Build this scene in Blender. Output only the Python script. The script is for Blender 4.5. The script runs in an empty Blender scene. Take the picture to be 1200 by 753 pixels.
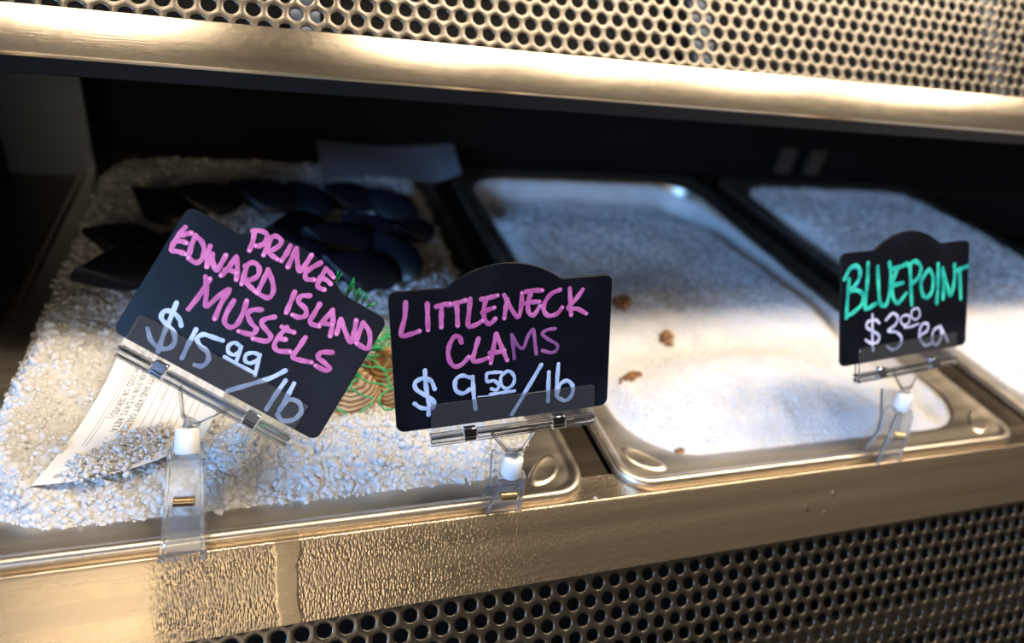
import bpy, bmesh, math, random
import numpy as np
from mathutils import Vector, Matrix

# ------------------------------------------------------------------ camera, world, lights, exposure
SC = bpy.context.scene
COL = SC.collection
CM = 0.01                                      # every length below is in centimetres
CAM_POS = (10.44, -21.96, 26.28)
CAM_RIGHT = (0.942915, -0.293150, 0.158034)
CAM_DOWN = (-0.032450, -0.553141, -0.832455)
CAM_FWD = (0.331449, 0.779806, -0.531077)
cd = bpy.data.cameras.new('camera'); cam = bpy.data.objects.new('camera', cd); COL.objects.link(cam)
cd.sensor_width = 36; cd.lens = 36 * 810.95 / 1200; cd.clip_start = 0.01; cd.clip_end = 50
R, D, F = Vector(CAM_RIGHT), Vector(CAM_DOWN), Vector(CAM_FWD)
m = Matrix.Identity(4)
for i in range(3):
    m[i][0], m[i][1], m[i][2], m[i][3] = R[i], -D[i], -F[i], CAM_POS[i] * CM
cam.matrix_world = m
cd.dof.use_dof = True; cd.dof.focus_distance = 0.322; cd.dof.aperture_fstop = 4.0
SC.camera = cam
SC.view_settings.view_transform = 'Standard'; SC.view_settings.look = 'None'
SC.view_settings.gamma = 1; SC.view_settings.exposure = -0.95
SC.view_settings.use_curve_mapping = False
SC.cycles.use_denoising = True
SC.cycles.max_bounces = 14; SC.cycles.transmission_bounces = 12
SC.cycles.sample_clamp_indirect = 6.0
SC.cycles.caustics_refractive = True

w = bpy.data.worlds.new('shop_interior'); SC.world = w; w.use_nodes = True
nt = w.node_tree; nt.nodes.clear()
wo = nt.nodes.new('ShaderNodeOutputWorld'); bg = nt.nodes.new('ShaderNodeBackground')
tc = nt.nodes.new('ShaderNodeTexCoord'); sx = nt.nodes.new('ShaderNodeSeparateXYZ')
rp = nt.nodes.new('ShaderNodeValToRGB'); mp = nt.nodes.new('ShaderNodeMapRange')
nt.links.new(tc.outputs['Generated'], sx.inputs[0]); nt.links.new(sx.outputs['Z'], mp.inputs[0])
mp.inputs[1].default_value = -1; mp.inputs[2].default_value = 1
nt.links.new(mp.outputs[0], rp.inputs[0]); nt.links.new(rp.outputs[0], bg.inputs[0]); nt.links.new(bg.outputs[0], wo.inputs[0])
cr = rp.color_ramp                              # shop around the case: dim floor, warm walls, ceiling
cr.elements[0].position = 0.0; cr.elements[0].color = (0.05, 0.035, 0.025, 1)
cr.elements[1].position = 1.0; cr.elements[1].color = (0.10, 0.08, 0.06, 1)
for p_, c_ in ((0.45, (0.09, 0.065, 0.045)), (0.60, (0.47, 0.40, 0.33)), (0.76, (0.49, 0.42, 0.35)), (0.9, (0.14, 0.11, 0.08))):
    e = cr.elements.new(p_); e.color = (*c_, 1)
bg.inputs[1].default_value = 0.6

def area(name, pos, target, sx_, sy_, power, color):
    ld = bpy.data.lights.new(name, 'AREA'); ld.shape = 'RECTANGLE'
    ld.size = sx_ * CM; ld.size_y = sy_ * CM; ld.energy = power; ld.color = color
    o = bpy.data.objects.new(name, ld); COL.objects.link(o)
    o.location = Vector(pos) * CM
    o.rotation_euler = (Vector(target) - Vector(pos)).to_track_quat('-Z', 'Y').to_euler()
    return o
area('shop_window', (-275, -225, 112), (30, 30, 0), 150, 110, 360, (0.25, 0.51, 1.0))
area('warm_front_fill', (-38, -255, 88), (20, 5, 0), 80, 50, 15, (1.0, 0.80, 0.56))  # added warm fill: brightens the rail, offsets blue on the front ice
for i, (x, y, pw) in enumerate(((-24, 4, 88), (53, 4, 88), (100, 4, 88), (150, 4, 88), (216, 4, 88), (-20, -36, 5), (56, -34, 5), (100, -34, 5), (151, -32, 5), (219, -30, 5))):
    ld = bpy.data.lights.new('ceiling_lamp', 'SPOT'); ld.energy = pw; ld.color = (1.0, 0.82, 0.62)
    ld.shadow_soft_size = 0.16 if pw > 20 else 0.10; ld.spot_size = math.radians(100); ld.spot_blend = 0.6
    o = bpy.data.objects.new('ceiling_lamp', ld); COL.objects.link(o)
    o.location = Vector((x, y, 165)) * CM
    o.rotation_euler = (Vector((x * .5 + 12, 8, 0)) - Vector((x, y, 165))).to_track_quat('-Z', 'Y').to_euler()

# ------------------------------------------------------------------ helpers
rng = np.random.RandomState(7)

def empty(name, loc, label=None, cat=None, group=None, parent=None):
    o = bpy.data.objects.new(name, None); COL.objects.link(o); o.empty_display_size = 0.01
    o.location = Vector(loc) * CM
    tag(o, label, cat, group)
    return o

def tag(o, label=None, cat=None, group=None, kind=None):
    if label: o['label'] = label
    if cat: o['category'] = cat
    if group: o['group'] = group
    if kind: o['kind'] = kind
    return o

def wloc(o):
    v = Vector((0, 0, 0))
    while o: v = v + Vector(o.location); o = o.parent
    return v

def mk(name, V, Fc, mat, parent=None, smooth=False, origin=None, angle=None):
    """one mesh object; V in world centimetres"""
    V = np.asarray(V, float).reshape(-1, 3) * CM
    base = np.array(wloc(parent)) if parent else np.zeros(3)
    org = np.array(origin, float) * CM if origin is not None else base
    me = bpy.data.meshes.new(name)
    if isinstance(Fc, np.ndarray):
        n, k = Fc.shape
        me.vertices.add(len(V)); me.vertices.foreach_set('co', (V - org).astype(np.float32).ravel())
        me.loops.add(n * k); me.loops.foreach_set('vertex_index', Fc.astype(np.int32).ravel())
        me.polygons.add(n); me.polygons.foreach_set('loop_start', np.arange(0, n * k, k, dtype=np.int32))
        me.update(calc_edges=True); me.validate()
    else:
        me.from_pydata([tuple(v) for v in (V - org)], [], [tuple(f) for f in Fc]); me.update()
    if smooth: me.polygons.foreach_set('use_smooth', [True] * len(me.polygons))
    if mat: me.materials.append(mat)
    o = bpy.data.objects.new(name, me); COL.objects.link(o)
    if parent: o.parent = parent; o.location = Vector(org - base)
    else: o.location = Vector(org)
    if angle: me.set_sharp_from_angle(angle=math.radians(angle))
    return o

class MB:
    def __init__(s): s.V = []; s.F = []
    def add(s, V, F):
        b = len(s.V); s.V += [tuple(map(float, v)) for v in V]; s.F += [tuple(int(i) + b for i in f) for f in F]; return s
    def box(s, c, U, Vv, N, hu, hv, hn, bev=0.0):
        c, U, Vv, N = map(np.array, (c, U, Vv, N))
        if bev <= 0:
            P = [c + a * hu * U + b * hv * Vv + d * hn * N for d in (-1, 1) for b in (-1, 1) for a in (-1, 1)]
            return s.add(P, [(0, 2, 3, 1), (4, 5, 7, 6), (0, 1, 5, 4), (2, 6, 7, 3), (0, 4, 6, 2), (1, 3, 7, 5)])
        out = rrect(hu, hv, bev * 1.5, 3)
        return s.extr(out, c, U, Vv, N, -hn, hn, bev)
    def extr(s, out, c, U, Vv, N, n0, n1, bev=0.0):
        """outline (u,v) list extruded from n0 to n1 with a small bevel"""
        c, U, Vv, N = map(np.array, (c, U, Vv, N)); out = np.array(out); k = len(out)
        cen = out.mean(0)
        def ring(o2, n): return [c + a * U + b * Vv + n * N for a, b in o2]
        d = np.roll(out, -1, 0) - np.roll(out, 1, 0); nn = np.c_[d[:, 1], -d[:, 0]]; nn /= np.linalg.norm(nn, axis=1)[:, None] + 1e-9
        if ((out - cen) * nn).sum() < 0: nn = -nn
        ins = out - nn * bev
        V = ring(ins, n0) + ring(out, n0 + bev) + ring(out, n1 - bev) + ring(ins, n1) if bev > 0 else ring(out, n0) + ring(out, n1)
        L = 4 if bev > 0 else 2
        F = [tuple(range(k))[::-1], tuple((L - 1) * k + i for i in range(k))]
        for r in range(L - 1):
            for i in range(k):
                j = (i + 1) % k; F.append((r * k + i, r * k + j, (r + 1) * k + j, (r + 1) * k + i))
        return s.add(V, F)
    def tube(s, pts, r, n=8, cap=True):
        pts = [np.array(p, float) for p in pts]; rr = r if hasattr(r, '__len__') else [r] * len(pts)
        up = np.array([0.13, 0.27, 0.95]); rings = []
        for i, p in enumerate(pts):
            t = pts[min(i + 1, len(pts) - 1)] - pts[max(i - 1, 0)]; t /= np.linalg.norm(t) + 1e-9
            a = np.cross(t, up); a /= np.linalg.norm(a) + 1e-9; b = np.cross(t, a)
            rings += [p + rr[i] * (math.cos(2 * math.pi * k / n) * a + math.sin(2 * math.pi * k / n) * b) for k in range(n)]
        F = [(i * n + k, i * n + (k + 1) % n, (i + 1) * n + (k + 1) % n, (i + 1) * n + k) for i in range(len(pts) - 1) for k in range(n)]
        if cap: F += [tuple(range(n))[::-1], tuple((len(pts) - 1) * n + k for k in range(n))]
        return s.add(rings, F)
    def profile(s, prof, x0, x1, thick=0.0):
        """(y,z) polyline swept along X"""
        k = len(prof); V = [(x0, y, z) for y, z in prof] + [(x1, y, z) for y, z in prof]
        return s.add(V, [(i, i + 1, k + i + 1, k + i) for i in range(k - 1)])
    def build(s, name, mat, parent=None, **kw):
        o = mk(name, s.V, s.F, mat, parent, **kw)
        bm = bmesh.new(); bm.from_mesh(o.data); bmesh.ops.recalc_face_normals(bm, faces=bm.faces); bm.to_mesh(o.data); bm.free()
        return o

def rrect(hu, hv, r, n=6):
    P = []
    for cx, cy, a0 in ((hu - r, hv - r, 0), (-hu + r, hv - r, 90), (-hu + r, -hv + r, 180), (hu - r, -hv + r, 270)):
        for i in range(n + 1):
            a = math.radians(a0 + 90 * i / n); P.append((cx + r * math.cos(a), cy + r * math.sin(a)))
    return P

def hsh(ix, iy, s):
    h = (ix.astype(np.int64) * 374761393 + iy.astype(np.int64) * 668265263 + s * 974634777) & 0xffffffff
    h = ((h ^ (h >> 13)) * 1274126177) & 0xffffffff
    return ((h ^ (h >> 16)) & 0xffff) / 65535.0
def vnoise(x, y, s=0):
    ix, iy = np.floor(x), np.floor(y); fx, fy = x - ix, y - iy
    fx = fx * fx * (3 - 2 * fx); fy = fy * fy * (3 - 2 * fy)
    a, b, c, d = hsh(ix, iy, s), hsh(ix + 1, iy, s), hsh(ix, iy + 1, s), hsh(ix + 1, iy + 1, s)
    return (a * (1 - fx) + b * fx) * (1 - fy) + (c * (1 - fx) + d * fx) * fy
def fbm(x, y, s=0, o=4):
    t = 0; a = 0.5
    for k in range(o): t = t + a * (vnoise(x * 2 ** k, y * 2 ** k, s + k) - .5) * 2; a *= .5
    return t
def gauss(x, y, cx, cy, sx_, sy_): return np.exp(-((x - cx) / sx_) ** 2 - ((y - cy) / sy_) ** 2)
def smooth(a, b, t): t = np.clip((t - a) / (b - a), 0, 1); return t * t * (3 - 2 * t)

# ------------------------------------------------------------------ materials
def mat(name, base=(.8, .8, .8), rough=.5, metal=0, **kw):
    mt = bpy.data.materials.new(name); mt.use_nodes = True
    b = mt.node_tree.nodes['Principled BSDF']
    b.inputs['Base Color'].default_value = (*base, 1); b.inputs['Roughness'].default_value = rough; b.inputs['Metallic'].default_value = metal
    for k, v in kw.items(): b.inputs[k.replace('_', ' ')].default_value = v
    return mt
def N(mt, t, **kw):
    n = mt.node_tree.nodes.new(t)
    for k, v in kw.items(): setattr(n, k, v)
    return n
def L(mt, a, b): mt.node_tree.links.new(a, b)
def noise(mt, scale, stretch=(1, 1, 1), detail=4, dist=0):
    t = N(mt, 'ShaderNodeTexCoord'); mpn = N(mt, 'ShaderNodeMapping'); n = N(mt, 'ShaderNodeTexNoise')
    mpn.inputs['Scale'].default_value = stretch; n.inputs['Scale'].default_value = scale; n.inputs['Detail'].default_value = detail
    n.inputs['Distortion'].default_value = dist
    L(mt, t.outputs['Object'], mpn.inputs[0]); L(mt, mpn.outputs[0], n.inputs['Vector']); return n
def bump(mt, src, strength, dist=0.001, prev=None):
    b = N(mt, 'ShaderNodeBump'); b.inputs['Strength'].default_value = strength; b.inputs['Distance'].default_value = dist
    L(mt, src, b.inputs['Height'])
    if prev: L(mt, prev, b.inputs['Normal'])
    return b.outputs[0]
def ramp(mt, src, stops):
    r = N(mt, 'ShaderNodeValToRGB'); el = r.color_ramp.elements
    while len(el) > 1: el.remove(el[-1])
    el[0].position = stops[0][0]; el[0].color = (*stops[0][1], 1)
    for p, c in stops[1:]: e = el.new(p); e.color = (*c, 1)
    L(mt, src, r.inputs[0]); return r.outputs[0]
def P(mt): return mt.node_tree.nodes['Principled BSDF']

def steel(name, base=(.60, .55, .47), rough=.27, aniso=.75, streak=(1, 40, 40), wet=False):
    mt = mat(name, base, rough, 1.0)
    P(mt).inputs['Anisotropic'].default_value = aniso
    tg = N(mt, 'ShaderNodeCombineXYZ'); tg.inputs[0].default_value = 1
    L(mt, tg.outputs[0], P(mt).inputs['Tangent']); P(mt).inputs['Anisotropic Rotation'].default_value = .25
    n = noise(mt, 60, streak, 5); n2 = noise(mt, 14, (.12, 7, 7), 4)
    rr = N(mt, 'ShaderNodeMapRange'); rr.inputs[3].default_value = rough * .75; rr.inputs[4].default_value = rough * 1.45
    L(mt, n2.outputs[0], rr.inputs[0]); L(mt, rr.outputs[0], P(mt).inputs['Roughness'])
    nb = bump(mt, n.outputs[0], .12, .0006)
    c = ramp(mt, n2.outputs[0], [(.25, tuple(v * .86 for v in base)), (.7, base)])
    L(mt, c, P(mt).inputs['Base Color'])
    if wet:                                     # a film of condensation on the left of the rail, wiped through at one spot
        t = N(mt, 'ShaderNodeTexCoord'); s = N(mt, 'ShaderNodeSeparateXYZ'); L(mt, t.outputs['Object'], s.inputs[0])
        def rng_(src, a, b_):
            q = N(mt, 'ShaderNodeMapRange'); q.interpolation_type = 'SMOOTHSTEP'
            q.inputs[1].default_value = a; q.inputs[2].default_value = b_; L(mt, src, q.inputs[0]); return q.outputs[0]
        def mul(a, b_, op='MULTIPLY'):
            q = N(mt, 'ShaderNodeMath', operation=op); L(mt, a, q.inputs[0])
            if isinstance(b_, (int, float)): q.inputs[1].default_value = b_
            else: L(mt, b_, q.inputs[1])
            return q.outputs[0]
        wn = noise(mt, 40, (1, 1, 1), 2)
        xw = mul(s.outputs['X'], mul(mul(wn.outputs[0], .5, 'SUBTRACT'), .012), 'ADD')
        a1 = rng_(xw, .045, .065); a2 = rng_(xw, .42, .30)
        d = mul(mul(xw, -.1085, 'ADD'), .0, 'ADD'); ad = N(mt, 'ShaderNodeMath', operation='ABSOLUTE'); L(mt, d, ad.inputs[0])
        gap = rng_(ad.outputs[0], .0045, .0062)
        msk = mul(mul(a1, a2), gap)
        vr = N(mt, 'ShaderNodeTexVoronoi'); vr.inputs['Scale'].default_value = 950
        mpn = N(mt, 'ShaderNodeMapping'); mpn.inputs['Rotation'].default_value = (0, .6, 0); mpn.inputs['Scale'].default_value = (1.0, .6, .45)
        L(mt, t.outputs['Object'], mpn.inputs[0]); L(mt, mpn.outputs[0], vr.inputs['Vector'])
        inv = mul(vr.outputs['Distance'], -1.0)
        hgt = mul(inv, msk)
        nb = bump(mt, hgt, .3, .0007, nb)
    L(mt, nb, P(mt).inputs['Normal'])
    return mt

M_rail = steel('brushed_steel_wet', (.62, .52, .39), .26, .7, wet=True)
M_canopy = steel('brushed_steel', (.52, .46, .37), .22, .7)
M_perf = steel('perforated_steel', (.18, .162, .135), .30, .3, (8, 8, 8))
M_pan = steel('pan_steel', (.74, .66, .54), .33, .1, (3, 3, 3))
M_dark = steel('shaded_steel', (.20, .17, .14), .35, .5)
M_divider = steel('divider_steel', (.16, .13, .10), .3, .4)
M_lip = mat('dark_lip', (.010, .011, .013), .45, Specular_IOR_Level=.12)  # near-black strip for the set-back lower lip of the canopy rail
M_unlit = mat('unlit_interior_black', (.008, .0075, .007), .5, Specular_IOR_Level=.15)  # steel interior's lack of light put into a near-black base colour
M_post = mat('post_steel', (.26, .30, .36), .4, .3)

def ice_mat(name, tint, scale, tr=0.0, sss=.6, rough=.35, bstr=.6, rad=.006):
    mt = mat(name, tint, rough, 0); b = P(mt)
    b.inputs['Subsurface Weight'].default_value = sss; b.inputs['Subsurface Radius'].default_value = (rad, rad * 1.15, rad * 1.3)
    b.inputs['Subsurface Scale'].default_value = 1.0
    b.inputs['IOR'].default_value = 1.31; b.inputs['Transmission Weight'].default_value = tr
    n = noise(mt, scale, (1, 1, 1), 3); v = N(mt, 'ShaderNodeTexVoronoi'); v.inputs['Scale'].default_value = scale * 1.2
    t = N(mt, 'ShaderNodeTexCoord'); L(mt, t.outputs['Object'], v.inputs['Vector'])
    nb = bump(mt, v.outputs['Distance'], bstr, .0007); nb = bump(mt, n.outputs[0], bstr, .0007, nb)
    L(mt, nb, b.inputs['Normal'])
    n3 = noise(mt, 45, (1, 1, 1), 4)
    c = ramp(mt, n3.outputs[0], [(.3, tuple(x * .88 for x in tint)), (.65, tint)])
    L(mt, c, b.inputs['Base Color'])
    return mt
M_ice = ice_mat('crushed_ice_bed', (.71, .715, .70), 260)
M_chunk = ice_mat('ice_crystal', (.80, .80, .785), 300, tr=.15, sss=.3, rough=.18, bstr=.05, rad=.0008)
M_snow = ice_mat('flake_ice', (.85, .845, .84), 420, rough=.5, bstr=.5)
M_grain = ice_mat('ice_grain', (.94, .94, .95), 400, tr=.0, sss=.3, rough=.25, bstr=.05, rad=.0006)

def acrylic():
    mt = mat('clear_acrylic', (.97, .98, .99), .04, 0); b = P(mt)
    b.inputs['Transmission Weight'].default_value = 1.0; b.inputs['IOR'].default_value = 1.47
    n = noise(mt, 90, (1, 1, 1), 3)
    rr = N(mt, 'ShaderNodeMapRange'); rr.inputs[1].default_value = .4; rr.inputs[2].default_value = .8; rr.inputs[3].default_value = .02; rr.inputs[4].default_value = .08
    L(mt, n.outputs[0], rr.inputs[0]); L(mt, rr.outputs[0], b.inputs['Roughness'])
    return mt
M_clear = acrylic()
M_plate = mat('scuffed_acrylic', (.96, .97, .98), .05, Transmission_Weight=.975, IOR=1.47)
M_clip = mat('frosted_clip_plastic', (.92, .95, .97), .10, Transmission_Weight=.94, IOR=1.47)
M_white = mat('white_plastic', (.86, .86, .84), .35, Subsurface_Weight=.3); P(M_white).inputs['Subsurface Radius'].default_value = (.003, .003, .003)
M_chrome = mat('hinge_metal', (.55, .60, .68), .12, 1)
M_brass = mat('spring_metal', (.75, .55, .32), .25, 1)
def board():
    mt = mat('black_board', (.006, .007, .010), .3, 0, Specular_IOR_Level=.16)
    n = noise(mt, 30, (1, 1, 1), 6)
    rr = N(mt, 'ShaderNodeMapRange'); rr.inputs[3].default_value = .22; rr.inputs[4].default_value = .5
    L(mt, n.outputs[0], rr.inputs[0]); L(mt, rr.outputs[0], P(mt).inputs['Roughness'])
    c = ramp(mt, n.outputs[0], [(.45, (.004, .005, .008)), (.75, (.010, .012, .018))]); L(mt, c, P(mt).inputs['Base Color'])
    return mt
M_board = board()
def ink(name, a, b, sc=130):
    mt = mat(name, a, .45); n = noise(mt, sc, (1, 1, 1), 3)
    L(mt, ramp(mt, n.outputs[0], [(.35, a), (.65, b)]), P(mt).inputs['Base Color']); return mt
M_pink = ink('pink_marker', (.46, .085, .27), (.66, .17, .41))
M_pdot = mat('pink_marker_dot', (.85, .30, .55), .4)
M_violet = ink('fading_pink_marker', (.20, .065, .20), (.50, .14, .36), 60)
M_wink = ink('white_marker', (.38, .48, .68), (.60, .70, .86))
M_pale = ink('pale_marker', (.45, .47, .66), (.72, .74, .86))
M_green = ink('green_marker', (.005, .36, .28), (.05, .70, .48))
M_blue = ink('blue_marker', (.02, .10, .38), (.02, .30, .50))

# ------------------------------------------------------------------ the display case
VL = np.array((0, -.6149, -.7886)); NL = np.array((0, -.7886, .6149)); AL = np.array((17.90, -2.96, -4.60))
VU = np.array((0, -.6423, -.7664)); NU = np.array((0, -.7664, .6423)); BU = np.array((29.71, 16.90, 19.72))
XV = np.array((1., 0, 0))
case = empty('display_case', (30, 20, -14), 'brushed stainless refrigerated display case with perforated panels above and below its opening', 'display case')

def bent(prof, n=1): return prof
rail = MB().profile([(1.9, -.52), (.40, -.52), (.24, -.46), (.12, -.30), (.04, -.19), (-.04, -.15), (-.11, -.165), (-.17, -.22), (-.235, -.302),
                     (-.60, -.77), (-1.4, -1.797), (-2.34, -3.003), (-2.375, -3.055), (-2.36, -3.10), (-2.31, -3.13), (-1.90, -3.44), (-1.2, -4.0)], -14, 200)
o = rail.build('front_rail', M_rail, case, smooth=True, origin=(0, 0, 0), angle=40); tag(o, 'wide brushed steel rail below the pans, misted with condensation')

def perforated(name, org, U, V, Nn, i0, i1, j0, j1, R=.335, th=.13, mt=None):
    K = 24; h = math.sqrt(3) / 2
    ang = np.radians(np.arange(K) * 360 / K)
    hexv = []
    for a in ang:                                # hexagonal cell round every hole
        b = (a + math.pi / 6) % (math.pi / 3) - math.pi / 6
        hexv.append(.5 / math.cos(b))
    hexv = np.array(hexv)
    cu, su = np.cos(ang), np.sin(ang)
    rings = [(hexv, 0), (np.full(K, R + .035), 0), (np.full(K, R + .012), -.012), (np.full(K, R), -.035), (np.full(K, R), -th)]
    tmpl = np.array([[(r * cu)[k] * U + (r * su)[k] * V + d * Nn for k in range(K)] for r, d in rings]).reshape(-1, 3)
    F = np.array([(r * K + k, r * K + (k + 1) % K, (r + 1) * K + (k + 1) % K, (r + 1) * K + k) for r in range(4) for k in range(K)])
    Vs, Fs = [], []
    c = 0
    for j in range(j0, j1 + 1):
        off = .5 if j % 2 else 0
        for i in range(i0, i1 + 1):
            Vs.append(tmpl + org + (i + off) * U + j * h * V); Fs.append(F + c * len(tmpl)); c += 1
    return mk(name, np.concatenate(Vs), np.concatenate(Fs), mt, case, origin=(0, 0, 0))
o = perforated('perforated_panel', AL, XV, VL, NL, -28, 62, -2, 15, mt=M_perf); tag(o, 'perforated steel panel below the front rail')
o = perforated('perforated_panel', BU, XV, VU, NU, -42, 70, -13, 3, mt=M_perf); tag(o, 'perforated steel panel above the opening')

# canopy rail: front face, hems and the set-back lower lip
lip = []; C0 = BU + NU * .5
xs = np.linspace(-14, 200, 20); prof = []
for x in xs:
    vt = 2.0 - .0088 * min(x, 80); vb = 4.28 - .0028 * min(x, 80)
    P0 = lambda v, n: (x, C0[1] + v * VU[1] + n * NU[1], C0[2] + v * VU[2] + n * NU[2])
    row = [P0(vt, -.7), P0(vt, -.08), P0(vt + .03, -.02), P0(vt + .09, 0), P0((vt + vb) / 2, 0), P0(vb - .1, 0), P0(vb - .03, -.03), P0(vb, -.12)]
    y, z = row[-1][1:]
    row += [(x, y + .10, z - .10), (x, y + .5, z - .12)]
    prof.append(row); lip.append([(x, y + .16, z + .1), (x, y + .22, z - .16), (x, y + .52, z - .92), (x, y + .66, z - 1.0), (x, y + 2.4, z - .96)])
k = len(prof[0]); Vv = [p for r in prof for p in r]
Ff = [(a * k + i, a * k + i + 1, (a + 1) * k + i + 1, (a + 1) * k + i) for a in range(len(xs) - 1) for i in range(k - 1)]
o = mk('canopy_rail', Vv, Ff, M_canopy, case, smooth=True, origin=(0, 0, 0), angle=35); tag(o, 'wide brushed steel rail above the opening')
k = 5; Vv = [p for q_ in lip for p in q_]
mk('lip_strip', Vv, [(a * k + i, a * k + i + 1, (a + 1) * k + i + 1, (a + 1) * k + i) for a in range(len(xs) - 1) for i in range(k - 1)], M_lip, case, origin=(0, 0, 0))

def slab(name, lo, hi, mt, label=None):
    lo, hi = np.array(lo, float), np.array(hi, float)
    o = MB().box((lo + hi) / 2, (1, 0, 0), (0, 1, 0), (0, 0, 1), *((hi - lo) / 2), bev=0).build(name, mt, case, origin=(0, 0, 0))
    return tag(o, label) if label else o
slab('interior_ceiling', (-14, 16.0, 15.9), (200, 50, 16.6), M_unlit)
slab('back_wall', (-14, 49, -9), (200, 50, 30), M_unlit)
wv = [(.5, -9), (49, -9), (49, 15.9), (14.2, 15.9), (1.2, -.8), (.5, -1.2)]
MB().add([(x, y, z) for x in (-10.6, -9.6) for y, z in wv], [tuple(range(6)), tuple(range(11, 5, -1))] + [(i, (i + 1) % 6, 6 + (i + 1) % 6, 6 + i) for i in range(6)]).build('side_wall', M_unlit, case, origin=(0, 0, 0))
slab('corner_post', (-9.5, 42, -3), (-3.2, 42.8, 15.8), M_post, 'pale grey steel post in the back left corner')
slab('well_floor', (-14, 2, -9.4), (200, 49, -9), M_unlit)
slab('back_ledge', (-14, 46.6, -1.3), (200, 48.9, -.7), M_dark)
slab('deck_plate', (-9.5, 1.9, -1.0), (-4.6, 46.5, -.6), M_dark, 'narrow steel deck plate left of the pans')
for x0, x1 in ((26.6, 28.1), (59.3, 62.05), (93.3, 96)):
    b_ = MB().profile([(0, 0)], 0, 1) if 0 else MB()
    out = [(x0 - .1, -1.5), (x0 - .1, -.66), (x0, -.58), (x1, -.58), (x1 + .1, -.66), (x1 + .1, -1.5)]
    Vv = [(a, y, z) for y in (.32, 48.5) for a, z in out]
    b_.add(Vv, [(i, i + 1, 7 + i, 6 + i) for i in range(5)] + [(0, 5, 4, 3, 2, 1), tuple(range(6, 12))])
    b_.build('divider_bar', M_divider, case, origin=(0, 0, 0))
# backing added behind the upper panel to block lamp light; cavity behind the lower
def slant(name, P, V, Nn, n, v0, v1, mt, x0=-14, x1=200, th=.3):
    P = np.array(P); V = np.array(V); Nn = np.array(Nn)
    c = P + Nn * (n - th / 2) + V * (v0 + v1) / 2; c = np.array((( x0 + x1) / 2, c[1], c[2]))
    return MB().box(c, (1, 0, 0), V, Nn, (x1 - x0) / 2, abs(v1 - v0) / 2, th / 2).build(name, mt, case, origin=(0, 0, 0))
slant('canopy_light_block', BU, VU, NU, -3.2, -13, 1.5, M_unlit)
slant('base_liner', AL, VL, NL, -5, -1, 16, M_unlit)
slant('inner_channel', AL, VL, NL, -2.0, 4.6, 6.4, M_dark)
for x in (12., 36.5, 63., 88.):                  # hangers seen dimly through the upper holes
    slant('inner_bracket', BU, VU, NU, -1.6, -12, 1.2, M_post, x, x + 1.5)
for x in (70.5, 75.0):
    slab('shelf_bracket', (x, 46.0, 1.0), (x + 2.3, 46.6, 4.2), M_dark)

# ------------------------------------------------------------------ the pans
HX, HY, CY = 15.35, 23.0, 23.35
def pan(cx, label):
    K = 9; rings = []
    spec = [(0, -.50, 1.9), (0, -.28, 1.9), (.04, -.12, 1.86), (.14, .01, 1.76), (.30, .07, 1.6), (.46, .03, 1.45), (.60, -.09, 1.3), (.70, -.15, 1.25), (.80, -.165, 1.3),
            (1.78, -.165, 4.5), (1.90, -.20, 4.4), (1.99, -.30, 4.3), (2.06, -.50, 4.2), (2.35, -3, 4.1), (2.6, -5.4, 3.9), (2.9, -5.9, 3.6), (3.5, -6.1, 3.0)]
    for d, z, r in spec:
        rings.append([(cx + a, CY + b, z) for a, b in rrect(HX - d, HY - d, r, K)])
    k = len(rings[0]); Vv = [p for r in rings for p in r]
    Ff = [(a * k + i, a * k + (i + 1) % k, (a + 1) * k + (i + 1) % k, (a + 1) * k + i) for a in range(len(rings) - 1) for i in range(k)]
    Ff.append(tuple((len(rings) - 1) * k + i for i in range(k)))
    o = mk('steam_table_pan', Vv, Ff, M_pan, None, smooth=True, origin=(cx, CY, -6.1), angle=50)
    tag(o, label, 'pan', 'stainless pans of ice')
    for sx_ in (-1, 1):
        for sy_ in (-1, 1):                      # stamped lug on the wide corner of the flange
            c = np.array((cx + sx_ * (HX - 2.02), CY + sy_ * (HY - 2.02), -.168))
            a = np.array((sx_, -sy_, 0)) / math.sqrt(2); b = np.array((sx_, sy_, 0)) / math.sqrt(2)
            Vv = []; n = 28
            for s_, h in ((1.0, 0), (.93, .035), (.85, .075), (.76, .09), (.66, .075), (.55, .06)):
                for q in range(n):
                    t = 2 * math.pi * q / n
                    Vv.append(c + a * 1.4 * s_ * math.cos(t) + b * (.66 * s_ * math.sin(t) - .16 * math.cos(t) ** 2) + (0, 0, h))
            Ff = [(r * n + q, r * n + (q + 1) % n, (r + 1) * n + (q + 1) % n, (r + 1) * n + q) for r in range(5) for q in range(n)] + [tuple(5 * n + q for q in range(n))]
            mk('corner_lug', Vv, Ff, M_pan, o, smooth=True)
    return o
PX = (11.0, 43.70, 77.65)
pan(PX[0], 'left stainless pan holding the mussels and netted clams in coarse ice')
pan(PX[1], 'middle stainless pan with a white mound of fine ice at its front')
pan(PX[2], 'right stainless pan of fine ice behind the green lettered sign')

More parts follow.
